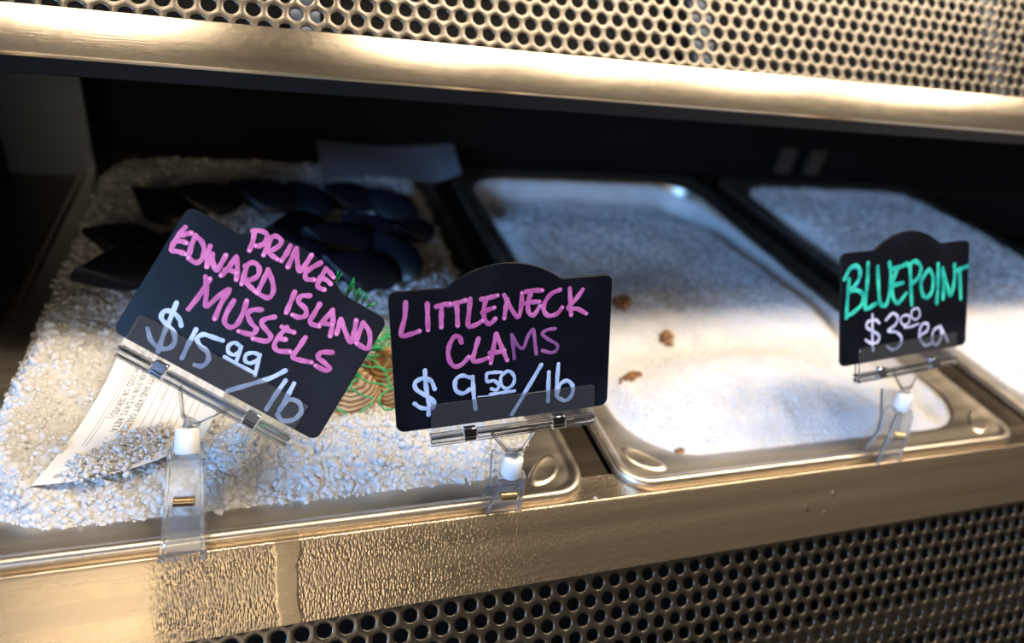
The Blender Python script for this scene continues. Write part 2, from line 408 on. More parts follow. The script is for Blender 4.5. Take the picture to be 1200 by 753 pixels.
# ------------------------------------------------------------------ ice
def inner_d(x, y, cx, d0=1.85, r=4.4):
    hx, hy = HX - d0, HY - d0
    qx = np.abs(x - cx) - (hx - r); qy = np.abs(y - CY) - (hy - r)
    return r - (np.hypot(np.maximum(qx, 0), np.maximum(qy, 0)) + np.minimum(np.maximum(qx, qy), 0))
def H1(x, y):
    h = .30 + .45 * smooth(2, 6, y) + .85 * np.exp(-((y - 5.4) / 1.7) ** 2) * smooth(6.5, 10.5, x) * smooth(26, 21, x)
    h = h - 1.25 * gauss(x, y, 15.0, 10.5, 5.2, 3.0) + .9 * gauss(x, y, -1.2, 9, 2.2, 8) - .35 * gauss(x, y, 4, 8, 3.5, 6) - .5 * smooth(20, 25, x) * smooth(8, 3, y)
    h = h + .45 * fbm(x * .33, y * .33, 3, 3) + .26 * fbm(x * 1.5, y * 1.5, 9, 4) * smooth(30, 12, y)
    d = inner_d(x, y, PX[0])
    return -.25 + (h + .25) * smooth(-.2, 1.3, d)
def H2(x, y):
    h = .15 + 1.8 * gauss(x, y, 41, 7.0, 10, 4.2) - 1.1 * gauss(x, y, 42, 13.0, 12, 2.4) + .7 * gauss(x, y, 36, 17, 7, 3.5) + .9 * gauss(x, y, 50, 18, 8, 6)
    h = h - 2.6 * smooth(51.8, 57.0, x) - 2.4 * smooth(30, 42, y) - .4 * gauss(x, y, 33, 10, 3, 2.5)
    h = h + .35 * fbm(x * .25, y * .25, 21, 3) + .10 * fbm(x * 2.1, y * 2.1, 25, 4)
    d = inner_d(x, y, PX[1])
    return -.30 + (h + .30) * smooth(-.2, 1.6, d)
def H3(x, y):
    h = .35 + .7 * gauss(x, y, 77, 9, 14, 9) - .9 * smooth(34, 42, y) + .4 * fbm(x * .2, y * .2, 41, 3) + .12 * fbm(x * 1.7, y * 1.7, 45, 3)
    d = inner_d(x, y, PX[2])
    return -.30 + (h + .30) * smooth(-.2, 2.2, d)

def bed(name, cx, H, mt, step, label, d0=1.85):
    x0, x1, y0, y1 = cx - HX + 1.2, cx + HX - 1.2, CY - HY + 1.2, CY + HY - 1.2
    nx = int((x1 - x0) / step)
    ys = [y0]
    while ys[-1] < y1: ys.append(ys[-1] + step * (1 + (ys[-1] - y0) * .03))
    ys = np.array(ys); xs = np.linspace(x0, x1, nx); X, Y = np.meshgrid(xs, ys)
    d = inner_d(X, Y, cx, d0)
    for _ in range(4):                           # pull outside vertices back to the wall
        e = .01; gx = (inner_d(X + e, Y, cx, d0) - inner_d(X - e, Y, cx, d0)) / (2 * e); gy = (inner_d(X, Y + e, cx, d0) - inner_d(X, Y - e, cx, d0)) / (2 * e)
        dd = np.minimum(inner_d(X, Y, cx, d0), 0); X = X - gx * dd; Y = Y - gy * dd
    Z = H(X, Y)
    ny = len(ys); idx = np.arange(nx * ny).reshape(ny, nx)
    F = np.stack([idx[:-1, :-1], idx[:-1, 1:], idx[1:, 1:], idx[1:, :-1]], -1).reshape(-1, 4)
    keep = (d.ravel()[F].max(1) > -.0)
    o = mk(name, np.stack([X, Y, Z], -1).reshape(-1, 3), F[keep], mt, None, smooth=True, origin=(cx, CY, -1))
    return tag(o, label, 'ice', None, 'stuff')

ico = [(0, -.5257, .8507), (0, .5257, .8507), (0, -.5257, -.8507), (0, .5257, -.8507), (-.5257, .8507, 0), (.5257, .8507, 0), (-.5257, -.8507, 0), (.5257, -.8507, 0),
       (.8507, 0, .5257), (-.8507, 0, .5257), (.8507, 0, -.5257), (-.8507, 0, -.5257)]
ICO = np.array(ico)
from itertools import combinations
ICF = []
for a_, b_, c_ in combinations(range(12), 3):
    if all(abs(np.linalg.norm(ICO[p] - ICO[q]) - 1.0515) < .01 for p, q in ((a_, b_), (b_, c_), (a_, c_))):
        n_ = np.cross(ICO[b_] - ICO[a_], ICO[c_] - ICO[a_]); ICF.append((a_, b_, c_) if n_ @ ICO[a_] > 0 else (a_, c_, b_))
ICF = np.array(ICF)
OCT = np.array([(1, 0, 0), (-1, 0, 0), (0, 1, 0), (0, -1, 0), (0, 0, 1), (0, 0, -1.)]); OCF = np.array([(0, 2, 4), (2, 1, 4), (1, 3, 4), (3, 0, 4), (2, 0, 5), (1, 2, 5), (3, 1, 5), (0, 3, 5)])
def crystals(C, S, TV, TF, seed=1, flat=.55, jit=.3):
    r = np.random.RandomState(seed); n = len(C)
    q = r.normal(size=(n, 4)); q /= np.linalg.norm(q, axis=1)[:, None]; a, b, c, d = q.T
    Rm = np.stack([1 - 2 * (c * c + d * d), 2 * (b * c - a * d), 2 * (b * d + a * c), 2 * (b * c + a * d), 1 - 2 * (b * b + d * d), 2 * (c * d - a * b),
                   2 * (b * d - a * c), 2 * (c * d + a * b), 1 - 2 * (b * b + c * c)], -1).reshape(n, 3, 3)
    T = TV[None] * (1 + jit * r.uniform(-1, 1, (n, len(TV), 1))) * r.uniform(flat, 1.15, (n, 1, 3))
    Vv = np.einsum('nij,nkj->nki', Rm, T) * S[:, None, None] + C[:, None, :]
    F = TF[None] + (np.arange(n) * len(TV))[:, None, None]
    return Vv.reshape(-1, 3), F.reshape(-1, 3)
def scatter(n, cx, H, dmin, fall, seed, s0, s1, y_hi=45, lift=.0, grow=0.0):
    r = np.random.RandomState(seed); x = r.uniform(cx - HX, cx + HX, n * 4); y = .5 + (y_hi) * r.uniform(0, 1, n * 4) ** fall
    ok = inner_d(x, y, cx) > dmin; x, y = x[ok][:n], y[ok][:n]
    s = (s0 + (s1 - s0) * r.uniform(0, 1, len(x)) ** 2.2) * (1 + grow * y)
    return np.c_[x, y, H(x, y) + lift * s], s

ice1 = bed('crushed_ice', PX[0], H1, M_ice, .13, 'coarse wet crushed ice filling the left pan')
C, S = scatter(24000, PX[0], H1, -.05, 1.9, 11, .08, .34, lift=-.38, grow=.012)
Vv, Fv = crystals(C, S, ICO, ICF, 2, .4, .38)
tag(mk('ice_crystals', Vv, Fv, M_chunk, ice1), 'loose clear ice crystals on top', kind='stuff')
ice2 = bed('flake_ice', PX[1], H2, M_snow, .13, 'fine white ice mounded at the front of the middle pan')
C, S = scatter(26000, PX[1], H2, -.05, 1.9, 12, .045, .13, lift=.1, grow=.01)
Vv, Fv = crystals(C, S, OCT, OCF, 3, .5, .3)
tag(mk('ice_grains', Vv, Fv, M_grain, ice2), 'loose ice grains on top', kind='stuff')
ice3 = bed('flake_ice', PX[2], H3, M_snow, .25, 'fine ice filling the right pan up to its back corner')
C, S = scatter(9000, PX[2], H3, -.05, 1.3, 13, .08, .22, lift=.1)
Vv, Fv = crystals(C, S, OCT, OCF, 4, .5, .3)
tag(mk('ice_grains', Vv, Fv, M_grain, ice3), 'loose ice grains on top', kind='stuff')

# ------------------------------------------------------------------ price signs
STROKES = {"1":[["P","pink",[[-2.01,-3.55],[-1.85,-3.14],[-1.77,-2.72]]],["P","pink",[[-2.07,-3.52],[-1.8,-3.7],[-1.49,-3.7],[-1.39,-3.41],[-1.51,-3.12],[-1.66,-3.03]]],["R","pink",[[-1.27,-3.7],[-1.21,-3.31],[-1.17,-2.86]]],["R","pink",[[-1.32,-3.65],[-1.14,-3.83],[-0.88,-3.81],[-0.8,-3.6],[-0.96,-3.24],[-1.13,-3.1],[-0.83,-3.02],[-0.58,-3.0]]],["I","pink",[[-0.41,-3.79],[-0.38,-3.38],[-0.41,-3.02]]],["N","pink",[[-0.14,-3.83],[-0.09,-3.38],[-0.04,-2.93]]],["N","pink",[[-0.14,-3.83],[0.13,-3.43],[0.48,-3.03],[0.55,-3.42],[0.56,-3.91]]],["C","pink",[[1.07,-3.82],[0.84,-3.42],[0.74,-3.1],[0.9,-2.89],[1.2,-3.03]]],["E","pink",[[1.39,-3.71],[1.39,-3.27],[1.43,-2.91],[1.6,-2.83],[1.79,-2.88]]],["E","pink",[[1.37,-3.7],[1.64,-3.64],[1.85,-3.55]]],["E","pink",[[1.36,-3.25],[1.63,-3.29],[1.9,-3.23]]],["E","pink",[[-4.51,-2.22],[-4.57,-1.73],[-4.57,-1.31],[-4.5,-1.09],[-4.22,-1.18],[-3.92,-1.23]]],["E","pink",[[-4.45,-1.86],[-4.33,-1.99],[-4.18,-2.14]]],["E","pink",[[-4.51,-1.54],[-4.32,-1.63],[-4.14,-1.66]]],["D","pink",[[-3.97,-2.14],[-3.91,-1.67],[-3.75,-1.17]]],["D","pink",[[-4.0,-2.12],[-3.64,-2.04],[-3.35,-1.75],[-3.26,-1.38],[-3.4,-1.13],[-3.75,-1.15]]],["W","pink",[[-3.24,-2.05],[-3.13,-1.63],[-2.92,-1.2]]],["W","pink",[[-2.92,-1.2],[-2.98,-1.55],[-3.02,-1.82],[-2.79,-1.49],[-2.51,-1.28],[-2.48,-1.63],[-2.5,-2.05]]],["A","pink",[[-2.11,-2.18],[-2.15,-1.55],[-2.24,-1.18]]],["A","pink",[[-2.1,-2.21],[-1.82,-1.82],[-1.61,-1.35]]],["A","pink",[[-2.22,-1.48],[-1.97,-1.58],[-1.75,-1.62]]],["R","pink",[[-1.54,-2.11],[-1.43,-1.71],[-1.33,-1.3]]],["R","pink",[[-1.59,-2.05],[-1.39,-2.35],[-1.08,-2.31],[-0.93,-1.97],[-1.11,-1.64],[-1.34,-1.51],[-1.01,-1.4],[-0.67,-1.31]]],["D","pink",[[-0.69,-2.41],[-0.62,-1.85],[-0.58,-1.32]]],["D","pink",[[-0.69,-2.41],[-0.28,-2.06],[-0.03,-1.69],[-0.08,-1.35],[-0.56,-1.29]]],["I","pink",[[0.76,-2.15],[0.83,-1.68],[0.9,-1.18]]],["S","pink",[[1.4,-2.34],[1.08,-2.12],[1.12,-1.85],[1.52,-1.74],[1.67,-1.48],[1.46,-1.27],[1.18,-1.23]]],["L","pink",[[1.94,-2.24],[1.95,-1.76],[1.99,-1.32],[2.41,-1.37]]],["A","pink",[[2.55,-2.29],[2.46,-1.77],[2.38,-1.41]]],["A","pink",[[2.55,-2.29],[2.83,-1.81],[3.03,-1.23]]],["A","pink",[[2.44,-1.56],[2.65,-1.63],[2.86,-1.72]]],["N","pink",[[3.05,-2.12],[3.14,-1.76],[3.22,-1.46]]],["N","pink",[[3.05,-2.12],[3.49,-1.74],[3.95,-1.44],[3.83,-1.94],[3.65,-2.41]]],["D","pink",[[3.97,-2.48],[4.05,-1.95],[4.16,-1.54]]],["D","pink",[[3.97,-2.48],[4.39,-2.26],[4.67,-1.84],[4.69,-1.55],[4.18,-1.53]]],["M","pink",[[-2.66,0.75],[-2.58,0.09],[-2.55,-0.83]]],["M","pink",[[-2.75,-0.81],[-2.4,-0.28],[-2.1,0.27],[-1.89,-0.32],[-1.64,-0.86],[-1.63,-0.14],[-1.53,0.57]]],["U","pink",[[-1.24,-0.52],[-1.23,0.09],[-1.11,0.48],[-0.81,0.56],[-0.62,0.3],[-0.65,-0.25],[-0.78,-0.79]]],["S","pink",[[-0.05,-0.76],[-0.35,-0.58],[-0.46,-0.31],[-0.13,-0.04],[0.18,0.08],[0.11,0.38],[-0.41,0.53]]],["S","pink",[[0.58,-0.77],[0.29,-0.5],[0.23,-0.26],[0.58,-0.09],[0.86,0.05],[0.81,0.32],[0.26,0.51]]],["E","pink",[[1.25,-0.64],[1.17,-0.18],[1.17,0.28],[1.43,0.44],[1.9,0.22]]],["E","pink",[[1.06,-0.55],[1.36,-0.55],[1.62,-0.6]]],["E","pink",[[1.18,-0.03],[1.47,-0.15]]],["L","pink",[[2.15,-0.65],[2.13,-0.17],[2.11,0.36],[2.46,0.32],[2.93,0.17]]],["S","pink",[[3.49,-0.66],[3.07,-0.42],[3.06,-0.15],[3.37,-0.1],[3.71,0.0],[3.64,0.18],[3.15,0.21]]],["$","white",[[-3.21,0.75],[-3.07,1.58],[-2.97,2.23],[-2.81,2.93]]],["$","white",[[-2.56,1.51],[-2.76,1.3],[-3.1,1.19],[-3.43,1.29],[-3.44,1.6],[-3.11,1.76],[-2.71,1.88],[-2.44,2.23],[-2.5,2.59],[-2.86,2.78],[-3.32,2.64],[-3.65,2.31]]],["1","white",[[-1.96,1.34],[-1.91,2.02],[-1.84,2.7]]],["5","white",[[-0.78,1.21],[-1.31,1.31],[-1.6,1.39],[-1.73,1.66],[-1.47,1.87],[-1.09,1.95],[-0.87,2.24],[-0.96,2.59],[-1.24,2.69]]],["9","thin",[[0.01,1.06],[-0.3,1.04],[-0.45,1.28],[-0.33,1.52],[-0.07,1.52],[0.06,1.24],[-0.01,1.02],[0.09,1.37],[0.16,1.7]]],["9","thin",[[0.85,0.99],[0.58,1.04],[0.37,1.26],[0.48,1.51],[0.73,1.47],[0.9,1.16],[0.84,0.94],[1.02,1.46],[1.13,1.86]]],["_","thin",[[-0.36,1.79],[0.34,1.8],[1.11,1.77]]],["/","white",[[2.15,1.03],[1.74,1.66],[1.13,2.32],[0.49,3.0]]],["l","white",[[2.37,1.41],[2.32,2.16],[2.3,2.9]]],["b","white",[[2.75,1.35],[2.78,2.0],[2.8,2.67]]],["b","white",[[2.8,2.67],[2.89,2.1],[3.31,1.96],[3.63,2.25],[3.54,2.72],[3.15,2.99],[2.81,2.87]]]],"2":[["L","pink",[[-4.43,-2.81],[-4.5,-2.14],[-4.7,-1.36],[-4.3,-1.35],[-3.89,-1.46]]],["I","pink",[[-3.5,-2.67],[-3.51,-2.05],[-3.52,-1.46]]],["T","pink",[[-3.12,-2.5],[-2.82,-2.56],[-2.51,-2.58]]],["T","pink",[[-2.88,-2.56],[-2.91,-2.06],[-2.93,-1.54]]],["T","pink",[[-2.58,-2.51],[-2.21,-2.58],[-1.81,-2.67]]],["T","pink",[[-2.21,-2.58],[-2.2,-2.05],[-2.2,-1.53]]],["L","pink",[[-1.6,-2.72],[-1.67,-2.13],[-1.72,-1.47],[-1.38,-1.5],[-1.06,-1.66]]],["E","pink",[[-0.89,-2.65],[-0.99,-2.19],[-0.97,-1.74],[-0.75,-1.47],[-0.47,-1.7]]],["E","pink",[[-1.11,-2.66],[-0.73,-2.7],[-0.36,-2.77]]],["E","pink",[[-1.07,-2.04],[-0.8,-2.14],[-0.52,-2.22]]],["N","pink",[[0.09,-2.55],[0.01,-2.12],[-0.06,-1.67]]],["N","pink",[[-0.05,-2.76],[0.23,-2.16],[0.58,-1.68],[0.74,-2.18],[0.77,-2.78]]],["E","pink",[[1.22,-2.81],[1.06,-2.34],[1.09,-1.86],[1.32,-1.7],[1.63,-2.1]]],["E","pink",[[0.94,-2.82],[1.31,-2.86],[1.73,-2.83]]],["E","pink",[[0.96,-2.29],[1.25,-2.32],[1.59,-2.31]]],["C","pink",[[2.58,-2.79],[2.16,-2.63],[1.87,-2.27],[1.81,-1.89],[2.04,-1.6],[2.44,-1.66],[2.7,-1.93]]],["K","pink",[[3.05,-2.81],[3.09,-2.23],[3.14,-1.53]]],["K","pink",[[3.68,-2.7],[3.36,-2.27],[3.0,-1.87],[3.44,-1.8],[3.89,-1.53]]],["C","pink",[[-2.05,-0.73],[-2.14,-1.0],[-2.38,-1.02],[-2.61,-0.63],[-2.66,-0.11],[-2.46,0.34],[-2.11,0.34],[-1.73,-0.01]]],["L","pink",[[-1.27,-0.84],[-1.44,-0.3],[-1.54,0.21],[-1.16,0.22],[-0.81,0.13]]],["A","pink",[[-0.44,-0.98],[-0.58,-0.34],[-0.72,0.41]]],["A","pink",[[-0.44,-0.98],[-0.19,-0.3],[0.06,0.36]]],["A","pink",[[-0.76,-0.1],[-0.39,-0.09],[-0.07,-0.14]]],["M","violet",[[0.28,-0.86],[0.35,-0.26],[0.4,0.32]]],["M","violet",[[0.28,-0.86],[0.57,-0.3],[0.84,-0.17],[1.03,-0.65],[1.29,-1.02],[1.39,-0.41],[1.46,0.2]]],["S","violet",[[2.38,-0.94],[1.98,-0.92],[1.75,-0.74],[2.06,-0.44],[2.46,-0.16],[2.47,0.11],[2.2,0.22],[1.76,0.07]]],["$","white",[[-3.74,0.4],[-3.74,0.92],[-3.69,1.62],[-3.63,2.07],[-3.67,2.59]]],["$","white",[[-3.34,1.36],[-3.5,0.93],[-3.86,0.77],[-4.2,0.93],[-4.18,1.25],[-3.85,1.55],[-3.5,1.82],[-3.39,2.1],[-3.6,2.27],[-4.0,2.19],[-4.28,1.95]]],["9","white",[[-1.71,0.99],[-2.08,0.86],[-2.37,1.04],[-2.38,1.52],[-2.06,1.74],[-1.72,1.57]]],["9","white",[[-1.58,0.97],[-1.56,1.72],[-1.49,2.58]]],["5","thin",[[-0.24,0.91],[-0.66,0.88],[-0.91,0.92],[-0.9,1.29],[-0.58,1.29],[-0.35,1.56],[-0.48,1.77],[-0.71,1.68]]],["0","thin",[[0.02,0.9],[-0.24,1.13],[-0.24,1.53],[0.01,1.76],[0.32,1.6],[0.4,1.25],[0.21,0.94],[0.02,0.9]]],["_","thin",[[-0.76,1.96],[-0.25,1.94],[0.4,1.93]]],["_","fine",[[-1.35,2.0],[-1.02,2.01],[-0.68,2.02]]],["/","white",[[1.71,0.77],[1.14,1.71],[0.26,3.1]]],["l","white",[[2.09,1.19],[2.07,1.92],[2.05,2.67]]],["b","white",[[2.56,0.84],[2.51,1.61],[2.48,2.43]]],["b","white",[[2.48,2.43],[2.65,1.9],[3.01,1.74],[3.29,2.03],[3.26,2.49],[2.94,2.75],[2.56,2.55]]]],"3":[["B","green",[[-4.72,0.43],[-4.64,-0.64],[-4.53,-1.78]]],["B","green",[[-4.9,-1.82],[-4.45,-2.41],[-3.9,-2.49],[-3.72,-1.92],[-4.1,-1.35],[-4.54,-1.14],[-3.87,-1.07],[-3.48,-0.77],[-3.54,-0.26],[-4.08,0.12],[-4.67,0.35]]],["B","blue",[[-4.06,-2.37],[-3.72,-2.13],[-3.77,-1.58],[-4.21,-1.19]]],["L","green",[[-3.12,-2.59],[-3.15,-1.6],[-3.29,-0.14],[-3.12,0.07],[-2.47,-0.14]]],["U","green",[[-2.37,-2.31],[-2.29,-1.26],[-2.15,-0.19],[-1.74,0.04],[-1.46,-0.47],[-1.32,-1.6],[-1.46,-2.48]]],["E","green",[[-0.81,-2.08],[-1.16,-1.32],[-1.17,-0.53],[-0.75,0.0],[-0.07,-0.5]]],["E","green",[[-1.27,-2.08],[-0.58,-2.16],[-0.05,-2.29]]],["E","green",[[-1.13,-1.1],[-0.37,-1.17]]],["P","green",[[0.19,-2.16],[0.29,-1.0],[0.39,0.22]]],["P","green",[[0.01,-2.18],[0.6,-2.37],[1.07,-1.99],[0.88,-1.39],[0.29,-1.0]]],["O","green",[[1.6,-1.68],[1.13,-1.1],[1.28,-0.32],[1.66,-0.1],[2.07,-0.46],[2.1,-1.27],[1.78,-1.75],[1.54,-1.64]]],["I","green",[[2.5,-2.04],[2.55,-0.87],[2.48,0.35]]],["N","green",[[2.89,-1.74],[3.02,-0.73],[3.01,0.14]]],["N","green",[[2.89,-1.65],[3.31,-0.7],[3.66,0.02],[3.93,-0.91],[3.89,-1.88]]],["T","green",[[4.07,-1.5],[5.04,-1.68]]],["T","green",[[4.35,-1.52],[4.46,-0.59],[4.54,0.3]]],["$","pale",[[-2.73,0.49],[-2.71,1.59],[-2.67,2.62]]],["$","pale",[[-2.18,1.04],[-2.47,0.83],[-3.05,0.85],[-3.15,1.19],[-2.57,1.52],[-2.16,1.84],[-2.33,2.18],[-2.85,2.15],[-3.22,1.93]]],["3","pale",[[-1.66,0.92],[-1.14,0.58],[-0.72,0.85],[-0.89,1.28],[-1.47,1.59],[-0.81,1.76],[-0.38,2.16],[-0.55,2.59],[-1.08,2.79],[-1.56,2.55]]],["0","palethin",[[0.05,0.81],[-0.36,0.85],[-0.47,1.15],[-0.17,1.41],[0.19,1.28],[0.24,0.96],[0.05,0.81]]],["0","palethin",[[0.7,0.48],[0.41,0.62],[0.42,0.99],[0.79,1.17],[1.09,0.93],[0.95,0.55],[0.7,0.48]]],["_","palethin",[[-0.16,1.55],[0.38,1.57],[0.98,1.46]]],["e","pale",[[1.25,2.18],[1.74,1.97],[1.79,1.6],[1.35,1.51],[1.12,1.89],[1.14,2.44],[1.53,2.86],[2.02,2.83]]],["a","pale",[[2.86,1.83],[2.3,2.03],[2.14,2.66],[2.53,2.95],[2.95,2.39],[2.86,1.83],[3.48,2.88]]]]}
POSES = {"1":{"c":[9.828,4.766,8.342],"u":[0.8327,-0.4191,-0.3618],"v":[-0.5178,-0.3581,-0.777],"n":[-0.1961,-0.8343,0.5152],"W":9.7},"2":{"c":[20.612,2.048,8.224],"u":[0.9958,-0.0241,0.0885],"v":[0.0783,-0.28,-0.9568],"n":[-0.0478,-0.9597,0.277],"W":10.3},"3":{"c":[46.605,4.204,8.923],"u":[0.9963,0.0554,0.065],"v":[0.0828,-0.4407,-0.8938],"n":[0.0209,-0.8959,0.4437],"W":10.3}}
SIGN_H = {k: POSES[k]['W'] / 1.56 for k in POSES}
def catmull(pts, n=7):
    p = [np.array(q, float) for q in pts]
    if len(p) == 2: return [p[0] * (1 - t) + p[1] * t for t in np.linspace(0, 1, n)]
    p = [2 * p[0] - p[1]] + p + [2 * p[-1] - p[-2]]; out = []
    for i in range(1, len(p) - 2):
        for t in np.linspace(0, 1, n, endpoint=False):
            out.append(.5 * (2 * p[i] + (p[i + 1] - p[i - 1]) * t + (2 * p[i - 1] - 5 * p[i] + 4 * p[i + 1] - p[i + 2]) * t * t + (-p[i - 1] + 3 * p[i] - 3 * p[i + 1] + p[i + 2]) * t ** 3))
    out.append(p[-2]); return out
def sign_outline(W, Hh):
    w, h = W / 2, Hh / 2; r = .38; sc = W / 10.3; P = []
    def arc(cx, cy, a0, a1, rr, n=6):
        for i in range(n + 1):
            a = math.radians(a0 + (a1 - a0) * i / n); P.append((cx + rr * math.cos(a), cy + rr * math.sin(a)))
    arc(-w + r, h - r, 180, 90, r); arc(w - r, h - r, 90, 0, r); arc(w - r, -h + r, 0, -90, r)
    hw, ah = 2.62 * sc, .92 * sc                     # the arch on the top edge
    Rr = (hw * hw + ah * ah) / (2 * ah); a = math.degrees(math.asin(hw / Rr))
    P.append((hw + .12, -h)); P.append((hw, -h - .015))
    for i in range(1, 25):
        t = math.radians(a - 2 * a * i / 25); P.append((Rr * math.sin(t), -h - ah + Rr - Rr * math.cos(t)))
    P.append((-hw, -h - .015)); P.append((-hw - .12, -h))
    arc(-w + r, -h + r, -90, -180, r)
    return P
WID = {'pink': .215, 'violet': .17, 'white': .20, 'thin': .165, 'fine': .06, 'green': .27, 'blue': .12, 'pale': .19, 'palethin': .14}
INK = {'pink': M_pink, 'violet': M_violet, 'white': M_wink, 'thin': M_wink, 'fine': M_wink, 'green': M_green, 'blue': M_blue, 'pale': M_pale, 'palethin': M_pale}
def make_sign(k, label):
    ps = POSES[k]; c, u, v, n = (np.array(ps[q]) for q in 'cuvn'); W = ps['W']; Hh = SIGN_H[k]
    bot = c + v * Hh / 2
    mb = MB().extr(sign_outline(W, Hh), c, u, v, n, -.06, .06, .018)
    s = mb.build('price_sign', M_board, None, origin=bot); tag(s, label, 'sign', 'black price signs')
    groups = {}
    for i, (ch, col, pts) in enumerate(STROKES[k]):
        mname = INK[col].name; mbs = groups.setdefault(mname, (MB(), INK[col], col))[0]
        hw = WID[col] / 2; off = .0615 + .0006 * i
        pp = catmull(pts)
        rr = np.random.RandomState(i + 50 * int(k))
        Vl, Vr, nrm = [], [], []
        m_ = len(pp)
        for j in range(m_):
            t = pp[min(j + 1, m_ - 1)] - pp[max(j - 1, 0)]; t = t / (np.linalg.norm(t) + 1e-9); q = np.array((-t[1], t[0]))
            w_ = hw * (1 + .10 * math.sin(j * .7 + i) + .05 * rr.uniform(-1, 1))
            Vl.append(pp[j] + q * w_); Vr.append(pp[j] - q * w_); nrm.append(t)
        poly = list(Vl)
        for a in np.linspace(90, -90, 7)[1:-1]:
            t = nrm[-1]; q = np.array((-t[1], t[0])); poly.append(pp[-1] + hw * (math.cos(math.radians(a)) * t + math.sin(math.radians(a)) * q))
        poly_e = poly[m_:]
        st = []
        for a in np.linspace(-90, 90, 7)[1:-1]:
            t = -nrm[0]; q = np.array((-nrm[0][1], nrm[0][0])); st.append(pp[0] + hw * (math.cos(math.radians(a)) * t + math.sin(math.radians(a)) * q))
        def w3(p, h=0): return c + u * p[0] + v * p[1] + n * (off + h)
        base = [w3(p) for p in Vl] + [w3(p) for p in Vr] + [w3(p) for p in poly_e] + [w3(p) for p in st] + [w3(p, .006) for p in pp]
        e0 = 2 * m_; s0 = e0 + 5; c0 = s0 + 5
        F = []
        for j in range(m_ - 1): F += [(j, j + 1, c0 + j + 1, c0 + j), (c0 + j, c0 + j + 1, m_ + j + 1, m_ + j)]
        ring = [m_ - 1] + [e0 + q for q in range(5)] + [2 * m_ - 1]
        F += [(c0 + m_ - 1, ring[q], ring[q + 1]) for q in range(6)]
        ring = [m_] + [s0 + q for q in range(5)] + [0]
        F += [(c0, ring[q], ring[q + 1]) for q in range(6)]
        mbs.add(base, F)
        if col == 'pink':
            d = groups.setdefault('dot', (MB(), M_pdot, 'dot'))[0]; o2 = off + .012
            cc = pp[-1]; ring = [c + u * (cc[0] + hw * .6 * math.cos(a)) + v * (cc[1] + hw * .6 * math.sin(a)) + n * o2 for a in np.linspace(0, 2 * math.pi, 11)[:-1]]
            d.add(ring, [tuple(range(10))])
    lab = {'pink': 'pink handwritten name', 'violet': 'faded purple letters', 'white': 'pale blue white handwritten price', 'thin': 'pale price', 'fine': 'pale price', 'green': 'green handwritten name',
           'blue': 'blue overdrawn stroke', 'pale': 'pale white handwritten price', 'dot': 'bright pink dots where strokes end'}
    for mb_, mt_, col in groups.values():
        tag(mb_.build('lettering', mt_, s), lab.get(col))
    return s
make_sign('1', 'tilted black sign for mussels in pink, priced $15.99/lb, arched top')
make_sign('2', 'upright black sign for littleneck clams in pink, priced $9.50/lb')
make_sign('3', 'black sign with green bluepoint lettering, priced $3.00 each')

